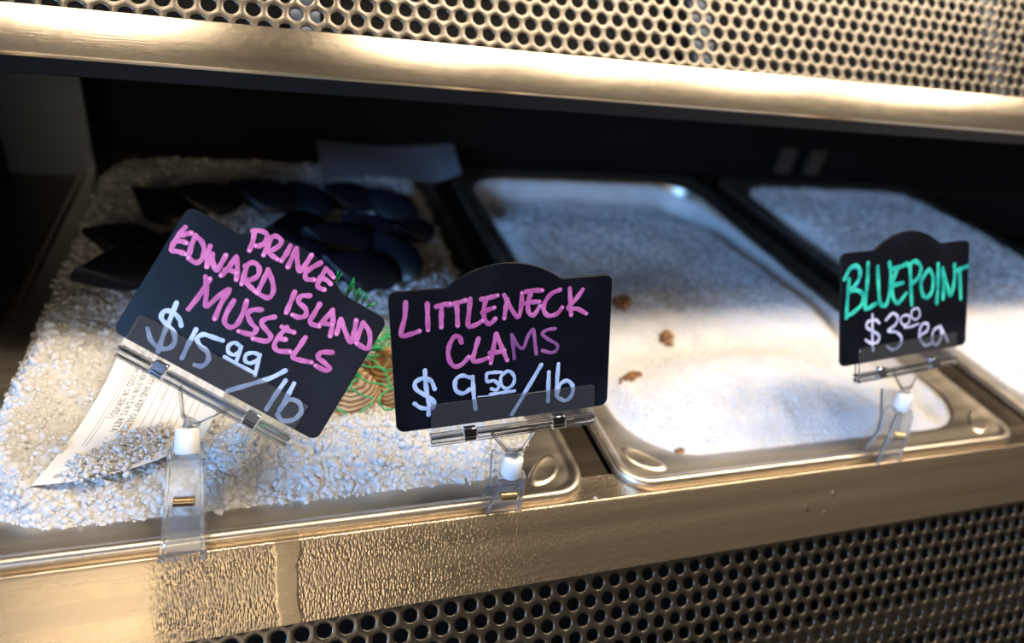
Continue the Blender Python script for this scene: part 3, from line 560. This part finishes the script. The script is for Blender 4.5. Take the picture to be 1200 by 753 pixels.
# ------------------------------------------------------------------ acrylic sign holders
def make_holder(k, uo, v0, base, label):
    ps = POSES[k]; c, u, v, n = (np.array(ps[q]) for q in 'cuvn')
    base = np.array(base, float)
    t = empty('sign_holder', base, label, 'sign holder', 'clear sign holders clipped to the pan rims')
    A = lambda a, b, d=0: c + u * (uo + a) + v * (v0 + b) + n * d
    MB().extr([(p, q) for p, q in rrect(4.0, 1.05, .16, 4)], A(0, -.58), u, v, n, .085, .175, .02).build('front_plate', M_plate, t)
    MB().extr([(p, q) for p, q in rrect(4.0, .62, .12, 4)], A(0, -.15), u, v, n, -.175, -.085, .02).build('back_plate', M_clear, t)
    for a0, a1 in ((-4.05, -2.52), (-1.86, 1.86), (2.52, 4.05)):     # hinge barrel, broken at the two springs
        b_ = MB().box(A((a0 + a1) / 2, .02), u, v, n, (a1 - a0) / 2, .07, .26, bev=.03)
        b_.box(A((a0 + a1) / 2, .30, .14), u, v, n, (a1 - a0) / 2, .16, .06, bev=.02)
        b_.tube([A(a0 + .02, .30, -.10), A(a1 - .02, .30, -.10)], .13, 10)
        b_.build('grip_rail', M_clear, t)
    for s_ in (-1, 1):
        h = MB().extr([(p, q) for p, q in rrect(.29, .22, .05, 3)], A(s_ * 2.19, -.02), u, v, n, -.16, .24, .03)
        h.tube([A(s_ * 2.19 - .27, .27, .02), A(s_ * 2.19 + .27, .27, .02)], .2, 12)
        ho = h.build('hinge_spring', M_chrome, t, smooth=True, angle=40)
    # funnel-shaped neck: thin web with thicker ribs
    nk = MB().extr([(-1.1, .30), (1.1, .30), (.36, 1.38), (-.36, 1.38)], A(0, 0), u, v, n, -.05, .05, .01)
    for s_ in (-1, 1):
        nk.tube([A(s_ * 1.12, .28), A(s_ * .9, .62), A(s_ * .38, 1.36), A(s_ * .16, 1.5)], .085, 8)
    nk.tube([A(-.42, 1.36), A(.42, 1.36)], .1, 8)
    nk.build('neck', M_clear, t, smooth=True, angle=40)
    top = A(0, 1.62); ax = base - top; Ltot = np.linalg.norm(ax); ax /= Ltot
    b1 = top + ax * .12; b2 = top + ax * 1.22
    MB().tube([top - ax * .25, top + ax * .02, b1 + ax * .3], [.12, .2, .16], 14).build('ball_joint', M_clear, t, smooth=True, angle=50)
    MB().tube([b1, b1 + ax * .02, b1 + ax * .06, b2 - ax * .06, b2 - ax * .02, b2], [.40, .46, .49, .52, .5, .44], 28).build('swivel_barrel', M_white, t, smooth=True, angle=50)
    # spring clip biting the pan rim
    Lc = np.linalg.norm(base - b2); wd = np.array((1., 0, 0)) - ax * ax[0]; wd /= np.linalg.norm(wd); up = -ax; fr = np.cross(wd, up); fr = fr if fr[1] < 0 else -fr
    def leaf(path, w0, w1, th, rib=True):
        """path of (front, up) points; leaf of varying width with raised side ribs"""
        m_ = MB(); n_ = len(path); pts = []
        P2 = np.array(path, float); T = np.gradient(P2, axis=0); T /= np.linalg.norm(T, axis=1)[:, None]; Nn = np.c_[T[:, 1], -T[:, 0]]
        sec = [(-1, 0), (-1, 2.6), (-.86, 2.6), (-.80, 1), (.80, 1), (.86, 2.6), (1, 2.6), (1, 0)] if rib else [(-1, 0), (-1, 1), (1, 1), (1, 0)]
        for i, (f_, q) in enumerate(P2):
            w_ = w0 + (w1 - w0) * i / (n_ - 1)
            for a, hgt in sec:
                p = P2[i] + Nn[i] * th * hgt; pts.append(base + wd * a * w_ + fr * p[0] + up * p[1])
        s_ = len(sec)
        F = [(i * s_ + j, i * s_ + (j + 1) % s_, (i + 1) * s_ + (j + 1) % s_, (i + 1) * s_ + j) for i in range(n_ - 1) for j in range(s_)] + [tuple(range(s_))[::-1], tuple((n_ - 1) * s_ + j for j in range(s_))]
        return m_.add(pts, F)
    f = leaf([(.36, -.42), (.30, -.1), (.26, .3), (.30, Lc * .30), (.34, Lc * .52), (.30, Lc * .75), (.34, Lc * .95)], .98, .68, .075)
    f.build('clip_front_leaf', M_clip, t, smooth=True, angle=35)
    g = leaf([(-.98, -.10), (-.86, .25), (-.60, Lc * .33), (-.40, Lc * .52), (-.55, Lc * .8), (-.95, Lc * (1.12 if k != '1' else .97)), (-1.15, Lc * (1.3 if k != '1' else 1.04))], .92, .74, .09)
    g.build('clip_back_leaf', M_clip, t, smooth=True, angle=35)
    lp = MB()
    for s_ in (-1, 1):
        lp.tube([base + wd * s_ * .66 + fr * a + up * (Lc * b + e) for a, b, e in ((.34, .95, 0), (.28, .98, .10), (.05, 1, .12), (-.3, .98, .08), (-.5, .9, 0))], .08, 8)
    lp.tube([base + wd * .7 + fr * .2 + up * (Lc + .02), base - wd * .7 + fr * .2 + up * (Lc + .02)], .09, 8)
    lp.build('clip_yoke', M_clip, t, smooth=True, angle=50)
    sp = MB().tube([base - wd * .42 + fr * .42 + up * Lc * .52, base + wd * .42 + fr * .42 + up * Lc * .52], .2, 16)
    for i in range(9):
        a = -.38 + .095 * i
        sp.tube([base + wd * a + fr * (.42 + .215 * math.cos(q)) + up * (Lc * .52 + .215 * math.sin(q)) for q in np.linspace(0, 2 * math.pi, 13)], .028, 5, cap=False)
    sp.build('clip_spring', M_brass, t, smooth=True, angle=60)
    return t
make_holder('1', -.22, 3.50, (6.62, .30, -.22), 'clear acrylic holder under the tilted mussels sign')
make_holder('2', .42, 3.72, (21.25, .36, -.20), 'clear acrylic holder under the littleneck clams sign')
make_holder('3', .20, 4.00, (46.55, .36, -.20), 'clear acrylic holder under the green bluepoint sign')

# ------------------------------------------------------------------ shellfish tag lying on the ice
M_paper = mat('tag_paper', (.88, .86, .80), .55, Subsurface_Weight=.15); P(M_paper).inputs['Subsurface Radius'].default_value = (.002, .002, .002)
M_print = mat('black_print', (.03, .03, .035), .6)
M_rule = mat('thin_rule_print', (.42, .42, .40), .6)
M_faint = mat('faint_print', (.30, .30, .30), .6)
TB = np.array([(0.45, 3.75, 1.00), (2.6, 3.62, .98), (5.4, 4.15, 1.05), (7.25, 5.75, 1.25)])
TM = np.array([(2.05, 8.9, 1.15), (4.2, 8.9, 1.12), (6.2, 8.8, 1.15), (8.1, 8.7, 1.35)])
TT = np.array([(2.75, 14.5, 1.45), (5.0, 14.6, 1.40), (7.2, 14.4, 1.45), (9.4, 14.2, 1.6)])
def bez(Pp, t):
    return ((1 - t) ** 3)[..., None] * Pp[0] + (3 * t * (1 - t) ** 2)[..., None] * Pp[1] + (3 * t * t * (1 - t))[..., None] * Pp[2] + (t ** 3)[..., None] * Pp[3]
def tagpt(a, b, h=0):
    a = np.asarray(a, float); b = np.asarray(b, float)
    A_, B_, C_ = bez(TB, a), bez(TM, a), bez(TT, a); bb = b[..., None]
    M2 = B_ * 2 - .5 * A_ - .5 * C_
    p = (1 - bb) ** 2 * A_ + 2 * bb * (1 - bb) * M2 + bb ** 2 * C_
    p[..., 2] += h; return p
na, nb = 25, 41
ga, gb = np.meshgrid(np.linspace(0, 1, na), np.linspace(0, 1, nb))
top = tagpt(ga, gb, .012).reshape(-1, 3); bo = tagpt(ga, gb, -.012).reshape(-1, 3)
idx = np.arange(na * nb).reshape(nb, na); q = np.stack([idx[:-1, :-1], idx[:-1, 1:], idx[1:, 1:], idx[1:, :-1]], -1).reshape(-1, 4)
edge = list(idx[0]) + list(idx[1:, -1]) + list(idx[-1, -2::-1]) + list(idx[-2:0:-1, 0]); n_ = na * nb
side = np.array([(edge[i], edge[i - 1], edge[i - 1] + n_, edge[i] + n_) for i in range(len(edge))])
tagp = mk('shellfish_tag', np.concatenate([top, bo]), np.concatenate([q, (q + n_)[:, ::-1], side]), M_paper, None, smooth=True, origin=(4, 6, 1), angle=40)
tag(tagp, 'curling white printed tag lying on the ice behind the left sign holder', 'tag')
def print_text(txt, a, b_end, size, mt, name='printed_text', b_start=None):
    """text reading down the tag: from b (far) to b_end (near), capitals towards +a"""
    cu = bpy.data.curves.new('print', 'FONT'); cu.body = txt; cu.size = 1.0; cu.resolution_u = 1
    to = bpy.data.objects.new('print', cu); COL.objects.link(to)
    me = bpy.data.meshes.new_from_object(to.evaluated_get(bpy.context.evaluated_depsgraph_get()))
    co = np.zeros(len(me.vertices) * 3); me.vertices.foreach_get('co', co); co = co.reshape(-1, 3)
    Fs = [tuple(p.vertices) for p in me.polygons]
    bpy.data.objects.remove(to); bpy.data.curves.remove(cu); bpy.data.meshes.remove(me)
    wtot = co[:, 0].max(); Lb = 11.0; Wa = 6.9
    aa = a + co[:, 1] * size / Wa; bb = b_end + (wtot - co[:, 0]) * size * .82 / Lb
    ok = [f for f in Fs if max(bb[list(f)]) < .97]
    return mk(name, tagpt(aa, np.clip(bb, 0, 1), .016), ok, mt, tagp)
LN = [('RETAILERS: DATE WHEN LAST SHELLFISH SOLD OR SERVED).', .165, .385, .50), ('IN CHRONOLOGICAL ORDER, FOR 90 DAYS. RETA', .235, .30, .50), ('UNTIL CONTAINER IS EMPTY AND KEPT ON FILE', .305, .285, .50)]
for tx, a, b, s_ in LN: print_text(tx, a, b, s_, M_print)
print_text('THIS TAG IS REQUIRED', .37, .62, .36, M_faint); print_text('HARVEST DATE', .47, .50, .34, M_faint); print_text('TYPE AND QUANTITY', .58, .50, .34, M_faint)
print_text('SHELLFISH HARVESTED', .70, .50, .34, M_faint); print_text('LOCATION  NO.', .86, .40, .40, M_faint)
def rule(a, b0, b1, w_=.006):
    bs = np.linspace(b0, b1, 24); l = tagpt(np.full(24, a - w_ / 2), bs, .015); r = tagpt(np.full(24, a + w_ / 2), bs, .015)
    mk('printed_rule', np.concatenate([l, r]), [(i, i + 1, 24 + i + 1, 24 + i) for i in range(23)], M_rule, tagp)
for a, b0 in ((.115, .22), (.14, .22), (.36, .28), (.43, .25), (.50, .25), (.56, .24), (.63, .22), (.69, .22), (.76, .17), (.82, .19)): rule(a, b0, .98)
M_hole = mat('punched_hole_grey', (.45, .45, .44), .6)  # flat discs in the grey of ice showing through the punched holes
for a, b in ((.11, .045), (.30, .05), (.62, .05), (.80, .055)):
    th = np.linspace(0, 2 * math.pi, 15)[:-1]
    mk('punched_hole', tagpt(a + .026 * np.cos(th), b + .015 * np.sin(th), .016), [tuple(range(14))], M_hole, tagp)
# small pile of ice thrown on the tag
r = np.random.RandomState(5); n = 1500
t_ = r.uniform(0, 1, n); ang = r.normal(0, 1, (n, 2))
hx_ = 2.5 + 2.6 * t_ + ang[:, 0] * .42; hy_ = 4.25 + 1.9 * t_ + ang[:, 1] * .42
dist = np.hypot(ang[:, 0], ang[:, 1]); z_ = 1.14 + np.maximum(0, .45 * (1 - dist / 2.4)) * r.uniform(0, 1, n)
Vv, Fv = crystals(np.c_[hx_, hy_, z_], r.uniform(.06, .2, n), ICO, ICF, 9, .4, .4)
tag(mk('crushed_ice', Vv, Fv, M_chunk, None, origin=(3.8, 5.2, 1.1)), 'small pile of ice crystals on the bottom of the white tag', 'ice', None, 'stuff')

# ------------------------------------------------------------------ shells
def shell_mesh(Lh, Wh, T, kind, seed):
    """one valve: outline in XY (umbo towards +Y), dome in +Z"""
    nr, na_ = 26, 40; Vv = []; rr = np.random.RandomState(seed)
    for i in range(nr + 1):
        rho = i / nr
        for j in range(na_):
            a = 2 * math.pi * j / na_; cx_, sy_ = math.cos(a), math.sin(a)
            if kind == 'clam':
                x = Wh * cx_; y = Lh * (sy_ - .10 * (1 - abs(cx_)) * (sy_ > 0) + .22 * max(0, sy_) ** 6)
                ux, uy = .10 * Wh, .78 * Lh
            else:
                wf = .30 + .70 * float(smooth(-1, .35, -sy_))
                x = Wh * cx_ * wf + .12 * Wh * (sy_ ** 2); y = Lh * sy_; ux, uy = .12 * Wh, .85 * Lh
            px_, py_ = ux + (x - ux) * rho, uy + (y - uy) * rho     # rings shrink towards the umbo
            d2 = rho
            zz = T * (math.sin(math.pi * min(1, (1 - rho) * .5 + .0)) ** .75 if kind == 'clam' else math.sin(math.pi / 2 * (1 - rho)) ** .6)
            edge_ = 1 - min(1, max(0, (1 - sy_) / 2)); zz *= 1
            if kind == 'clam':
                zz = T * (1 - rho ** 2.6) ** .62 * (1 - .12 * (1 - rho)) if rho < 1 else 0
                zz += (.035 * math.sin(rho * 78) + .02 * math.sin(rho * 37 + 1)) * (1 if rho < .99 else 0) * (rho > .05)
            else: zz = T * (1 - rho ** 2.2) ** .6 if rho < 1 else 0
            Vv.append((px_, py_, zz))
    Ff = [(i * na_ + j, i * na_ + (j + 1) % na_, (i + 1) * na_ + (j + 1) % na_, (i + 1) * na_ + j) for i in range(nr) for j in range(na_)]
    return Vv, Ff
def clam_mat(name, c1, c2, c3):
    mt = mat(name, c1, .38); t = N(mt, 'ShaderNodeTexCoord'); sub = N(mt, 'ShaderNodeVectorMath', operation='SUBTRACT'); sub.inputs[1].default_value = (.002, .0145, 0)
    ln = N(mt, 'ShaderNodeVectorMath', operation='LENGTH'); L(mt, t.outputs['Object'], sub.inputs[0]); L(mt, sub.outputs[0], ln.inputs[0])
    w_ = N(mt, 'ShaderNodeMath', operation='MULTIPLY'); w_.inputs[1].default_value = 3000; L(mt, ln.outputs['Value'], w_.inputs[0])
    nz = noise(mt, 90, (1, 1, 1), 3); ad = N(mt, 'ShaderNodeMath', operation='MULTIPLY_ADD'); L(mt, nz.outputs[0], ad.inputs[0]); ad.inputs[1].default_value = 11; L(mt, w_.outputs[0], ad.inputs[2])
    sn = N(mt, 'ShaderNodeMath', operation='SINE'); L(mt, ad.outputs[0], sn.inputs[0]); mr = N(mt, 'ShaderNodeMapRange'); mr.inputs[1].default_value = -1; L(mt, sn.outputs[0], mr.inputs[0])
    L(mt, ramp(mt, mr.outputs[0], [(.1, c1), (.5, c2), (.9, c3)]), P(mt).inputs['Base Color'])
    L(mt, bump(mt, sn.outputs[0], .5, .0006), P(mt).inputs['Normal']); return mt
M_clamA = clam_mat('striped_clam_shell', (.30, .15, .08), (.44, .27, .14), (.62, .50, .34))
M_clamB = clam_mat('golden_clam_shell', (.28, .12, .04), (.44, .23, .08), (.60, .40, .17))
M_clamC = clam_mat('grey_clam_shell', (.36, .34, .30), (.50, .48, .42), (.62, .60, .54))
M_mussel = mat('mussel_shell', (.004, .005, .008), .38)
def shellfish(name, kind, dims, mt, loc, rot, label, cat, group, seed=1):
    t = empty(name, loc, label, cat, group); Vv, Ff = shell_mesh(*dims, kind, seed); Vv = np.array(Vv) + np.array(wloc(t)) / CM
    a = mk('shell_valve', Vv, Ff, mt, t, smooth=True)
    b = a.copy(); COL.objects.link(b); b.parent = t; b.rotation_euler = (0, math.pi, 0); b.scale = (1, 1, 1)
    b.data = a.data.copy(); co = np.zeros(len(b.data.vertices) * 3); b.data.vertices.foreach_get('co', co); co = co.reshape(-1, 3); co[:, 0] *= -1
    b.data.vertices.foreach_set('co', co.ravel()); b.data.flip_normals()
    t.rotation_euler = rot; return t
def clone(t, loc, rot, label, sc=1.0):
    c = t.copy(); COL.objects.link(c); c.location = Vector(loc) * CM; c.rotation_euler = rot; c.scale = (sc, sc, sc); c['label'] = label
    for ch in t.children:
        d = ch.copy(); COL.objects.link(d); d.parent = c
    return c
R_ = math.radians
CG = 'clams in the green net'
shellfish('littleneck_clam', 'clam', (1.9, 2.25, 1.05), M_clamA, (14.2, 8.0, .95), (R_(62), R_(6), R_(12)), 'brown and white ridged clam nearest the front in the green net', 'clam', CG)
shellfish('littleneck_clam', 'clam', (1.9, 2.3, 1.1), M_clamB, (17.1, 8.8, 1.35), (R_(58), R_(-35), R_(-30)), 'golden brown ridged clam beside the left edge of the littleneck sign', 'clam', CG)
cC = shellfish('littleneck_clam', 'clam', (1.8, 2.1, 1.0), M_clamC, (15.7, 11.0, 1.6), (R_(50), R_(10), R_(30)), 'pale grey clam at the back of the green net', 'clam', CG)

# green net bag over the clams
M_net = mat('green_net', (.008, .40, .13), .4, Subsurface_Weight=.2); P(M_net).inputs['Subsurface Radius'].default_value = (.001, .003, .001)
net = empty('net_bag', (14.8, 9.8, 0), 'green plastic net bag draped over the clams between the two front signs', 'net')
nb_ = MB(); NS, NR = 20, 7
NC = np.array((15.0, 10.0)); NKP = np.array((13.3, 10.2, 4.2))
def dome(phi, t):
    """t 0 at the gathered neck, 1 at the ice"""
    rx, ry = 4.6, 4.0; s_ = math.sin(t * math.pi / 2) ** .9
    cx_ = NKP[0] + (NC[0] - NKP[0]) * min(1, t * 2); cy_ = NC[1]
    bumpz = .28 * math.sin(phi * 3 + 1) * math.sin(t * math.pi)
    z = .1 + 3.1 * math.cos(t * math.pi / 2) ** .8 + bumpz * .6
    return (cx_ + rx * s_ * math.cos(phi), cy_ + ry * s_ * math.sin(phi), z + .9 * max(0, .18 - t) / .18)
for kq in range(NS):
    pts = []
    for i in range(NR * 3 + 1):
        t = i / (NR * 3); ph = 2 * math.pi * (kq + .46 * (1 if kq % 2 else -1) * math.cos(t * NR * math.pi * .9)) / NS
        p = dome(ph, .04 + .96 * t); pts.append((p[0] + .06 * rng.normal(), p[1] + .06 * rng.normal(), p[2] + .05 * rng.normal()))
    nb_.tube(pts, .055, 5)
for i in range(13):                              # slack folds of net lying over the top of the pile
    a = i * .55; y0 = 9.2 + .22 * i
    nb_.tube([(13.2 + .1 * i, y0, 3.1), (14.6 + .2 * math.sin(a), y0 + .5 * math.sin(a * 2), 3.35 + .15 * math.sin(a)), (16.0 + .2 * math.cos(a), y0 + .4 * math.cos(a), 3.15 + .2 * math.cos(a * 1.7)),
              (17.4, y0 + .4 * math.sin(a + 1), 2.75), (18.6 + .3 * math.sin(a), y0 - .3 * math.cos(a), 2.0)], .05, 5)
nb_.build('netting', M_net, net, smooth=True)
nk = MB()
for i in range(16):                              # gathered neck running up behind the mussels sign
    a = 2 * math.pi * i / 16; r0 = .35
    nk.tube([(13.3 + 1.2 * math.cos(a), 10.1 + 1.0 * math.sin(a), 3.4), (13.5 + .4 * math.cos(a), 9.9 + .4 * math.sin(a), 4.4), (13.7 + r0 * math.cos(a + 1), 9.5 + r0 * math.sin(a + 1), 5.4),
             (13.9 + .3 * math.cos(a + 2), 9.2, 6.3 + .2 * math.sin(a))], .05, 5)
nk.build('gathered_neck', M_net, net, smooth=True)
tf = MB()
for (x, z, hh, dx) in ((13.75, 8.05, .55, .03), (14.25, 7.35, .85, .35), (14.35, 7.3, .6, .1), (14.75, 6.95, .75, -.22), (14.85, 6.9, .7, .06), (15.1, 6.75, .55, .12), (15.35, 6.5, .15, .4)):
    tf.tube([(13.9 + rng.normal() * .1, 9.2, 6.2), (x - .15, 9.1, z - .7), (x, 9.0, z), (x + dx * .5, 9.0, z + hh * .5), (x + dx, 9.0, z + hh)], [.05, .05, .055, .05, .035], 6)
    tf.tube([(x, 9.0, z), (x + dx * .3 + .12, 8.95, z + hh * .45), (x + dx * .4 + .22, 8.95, z + hh * .8)], [.05, .045, .03], 6)
tf.build('cut_ends', M_net, net, smooth=True)

# mussels on the ice at the back of the left pan
MG = 'mussels on the ice of the left pan'
ms = [(1.9, 20.2, 70, 12, 'black mussel nearest the front left, beside the left edge of the mussels sign', 1.0), (1.3, 25.6, 15, 12, 'black mussel lying sideways by the left flange, middle row', 1.0),
      (4.4, 24.6, 60, 8, 'black mussel just behind the upper left corner of the mussels sign', .95), (2.9, 31.4, -20, 10, 'black mussel at the far left of the back row', 1.0),
      (6.0, 32.6, 30, 14, 'black mussel second from the left in the back row', 1.0), (10.4, 33.4, 5, 10, 'black mussel in the middle of the back row', 1.1),
      (13.8, 33.0, -40, 12, 'black mussel third from the right in the back row', 1.0), (17.0, 33.6, 25, 10, 'black mussel second from the right in the back row', 1.0),
      (20.4, 32.2, -35, 15, 'black mussel at the right end of the back row', 1.05), (12.6, 27.6, 70, 10, 'black mussel behind the arch of the mussels sign', 1.1),
      (15.6, 25.6, 20, 18, 'black mussel at the centre of the dark cluster behind the signs', 1.1), (18.4, 27.6, -15, 14, 'black mussel at the back of the dark cluster behind the signs', 1.1),
      (21.6, 27.4, 50, 12, 'small black mussel on the right edge of the cluster near the divider', .75), (19.4, 23.2, -60, 20, 'black mussel low in the cluster above the corner of the littleneck sign', 1.1),
      (16.6, 21.4, 10, 15, 'black mussel at the front of the cluster with a bluish glint', 1.1), (13.2, 23.0, -30, 16, 'black mussel behind the right half of the mussels sign', 1.1)]
first = None
for (x, y, rz, tl, lab, sc) in ms:
    z = float(H1(np.array([x]), np.array([y]))[0]) + .85; rot = (R_(tl * .6), R_(-22 - tl), R_(62 + .8 * rz))
    if first is None: first = shellfish('mussel', 'mussel', (2.7, 1.6, .85), M_mussel, (x, y, z + .6), rot, lab, 'mussel', MG)
    else: clone(first, (x, y, z), rot, lab, sc * .98)

# dark oyster pieces half buried in the middle pan
M_oy = mat('oyster_shell', (.30, .17, .07), .6); n_o = noise(M_oy, 160, (1, 1, 1), 4)
L(M_oy, ramp(M_oy, n_o.outputs[0], [(.35, (.07, .03, .015)), (.5, (.26, .12, .035)), (.66, (.45, .30, .16))]), P(M_oy).inputs['Base Color']); L(M_oy, bump(M_oy, n_o.outputs[0], .6, .001), P(M_oy).inputs['Normal'])
def oyster(x, y, sx_, sy_, sz, rz, lab, dz=0., seed=0):
    z = float(H2(np.array([x]), np.array([y]))[0]) + dz - .12; nr, na_ = 14, 28; Vv = []
    for i in range(nr + 1):
        th = math.pi * i / nr
        for j in range(na_):
            a = 2 * math.pi * j / na_; q = np.array((math.sin(th) * math.cos(a), math.sin(th) * math.sin(a), math.cos(th)))
            f = 1 + .35 * float(fbm(np.array([q[0] * 2.3 + seed * 5 + 20]), np.array([q[1] * 2.3 + q[2] * 2 + 20]), seed, 3)[0]) + .12 * math.sin(q[2] * 16 + q[0] * 4)
            p = q * f * (sx_, sy_, sz); c_, s_ = math.cos(R_(rz)), math.sin(R_(rz)); Vv.append((x + p[0] * c_ - p[1] * s_, y + p[0] * s_ + p[1] * c_, z + p[2] + .25 * p[0]))
    Ff = [(i * na_ + j, i * na_ + (j + 1) % na_, (i + 1) * na_ + (j + 1) % na_, (i + 1) * na_ + j) for i in range(nr) for j in range(na_)]
    tag(mk('oyster', Vv, Ff, M_oy, None, smooth=True, origin=(x, y, z)), lab, 'oyster', 'oysters buried in the middle pan')
oyster(32.95, 2.75, .55, .26, .18, 25, 'small dark brown shell piece in the ice at the middle pan front left rim', .05, 1)
oyster(32.3, 8.6, 1.0, .5, .35, 20, 'brown shell edge in the ice nearest the littleneck sign', .0, 2)
oyster(38.2, 14.0, .75, .6, .5, 70, 'brown shell tip poking up in the middle of the middle pan', .05, 3)
oyster(35.6, 17.2, .9, .7, .5, 50, 'dark shell in the ice beside the top right corner of the littleneck sign', .1, 4)

# grey sheet over the back of the left pan
M_sheet = mat('grey_plastic_sheet', (.24, .25, .28), .4)
na, nb = 22, 12; Vt = []
for j in range(nb):
    for i in range(na):
        a, b = i / (na - 1), j / (nb - 1)
        x = 15.4 + (13.2 + .9 * b) * a; y = 39.5 + 6.6 * b + 1.4 * a - .8 * a * (1 - b); z = .95 + .9 * b + .25 * math.sin(a * 5 + b * 2) + 1.0 * max(0, a - .82) / .18 * (1 - b)
        Vt.append((x, y, z))
n_ = len(Vt); Vt += [(x, y, z - .06) for x, y, z in Vt]; idx = np.arange(n_).reshape(nb, na); q = np.stack([idx[:-1, :-1], idx[:-1, 1:], idx[1:, 1:], idx[1:, :-1]], -1).reshape(-1, 4)
edge = list(idx[0]) + list(idx[1:, -1]) + list(idx[-1, -2::-1]) + list(idx[-2:0:-1, 0])
side = np.array([(edge[i], edge[i - 1], edge[i - 1] + n_, edge[i] + n_) for i in range(len(edge))])
tag(mk('plastic_sheet', Vt, np.concatenate([q, (q + n_)[:, ::-1], side]), M_sheet, None, smooth=True, origin=(22, 42, 1), angle=40), 'pale grey creased sheet lying across the back right corner of the left pan', 'sheet')

# water drops and ice bits on the steel
M_water = mat('water', (1, 1, 1), .02, Transmission_Weight=1.0, IOR=1.33)
def drop(name, c, U, V, Nn, r, h, lab, mt, cat, grp):
    c, U, V, Nn = map(np.array, (c, U, V, Nn)); Vv = []; n = 16
    for i in range(6):
        t = math.pi / 2 * i / 5
        for j in range(n):
            a = 2 * math.pi * j / n; Vv.append(c + r * math.cos(t) * (math.cos(a) * U + 1.35 * math.sin(a) * V) + h * math.sin(t) * Nn)
    Ff = [(i * n + j, i * n + (j + 1) % n, (i + 1) * n + (j + 1) % n, (i + 1) * n + j) for i in range(5) for j in range(n)] + [tuple(range(n))[::-1]]
    tag(mk(name, Vv, Ff, mt, None, smooth=True, origin=c), lab, cat, grp)
DG = 'water drops on the front rail'
for (x, v_, r_, lab) in ((39.92, 2.22, .17, 'largest water drop on the front rail, left of the other two'), (41.95, 1.61, .15, 'water drop on the front rail, upper right of the three'), (41.2, 2.63, .09, 'smallest water drop on the front rail, lowest of the three')):
    drop('water_drop', (x, v_ * VL[1], v_ * VL[2]), XV, VL, NL, r_, r_ * .55, lab, M_water, 'water drop', DG)
r = np.random.RandomState(31)
C = np.c_[r.normal(26.5, .18, 7), r.normal(.12, .05, 7), np.full(7, -.25)]
Vv, Fv = crystals(C, r.uniform(.05, .12, 7), ICO, ICF, 12)
tag(mk('ice_crumbs', Vv, Fv, M_chunk, None, origin=(26.5, .1, -.25)), 'tiny ice crumbs on the rail between the left and middle pans', 'ice', None, 'stuff')
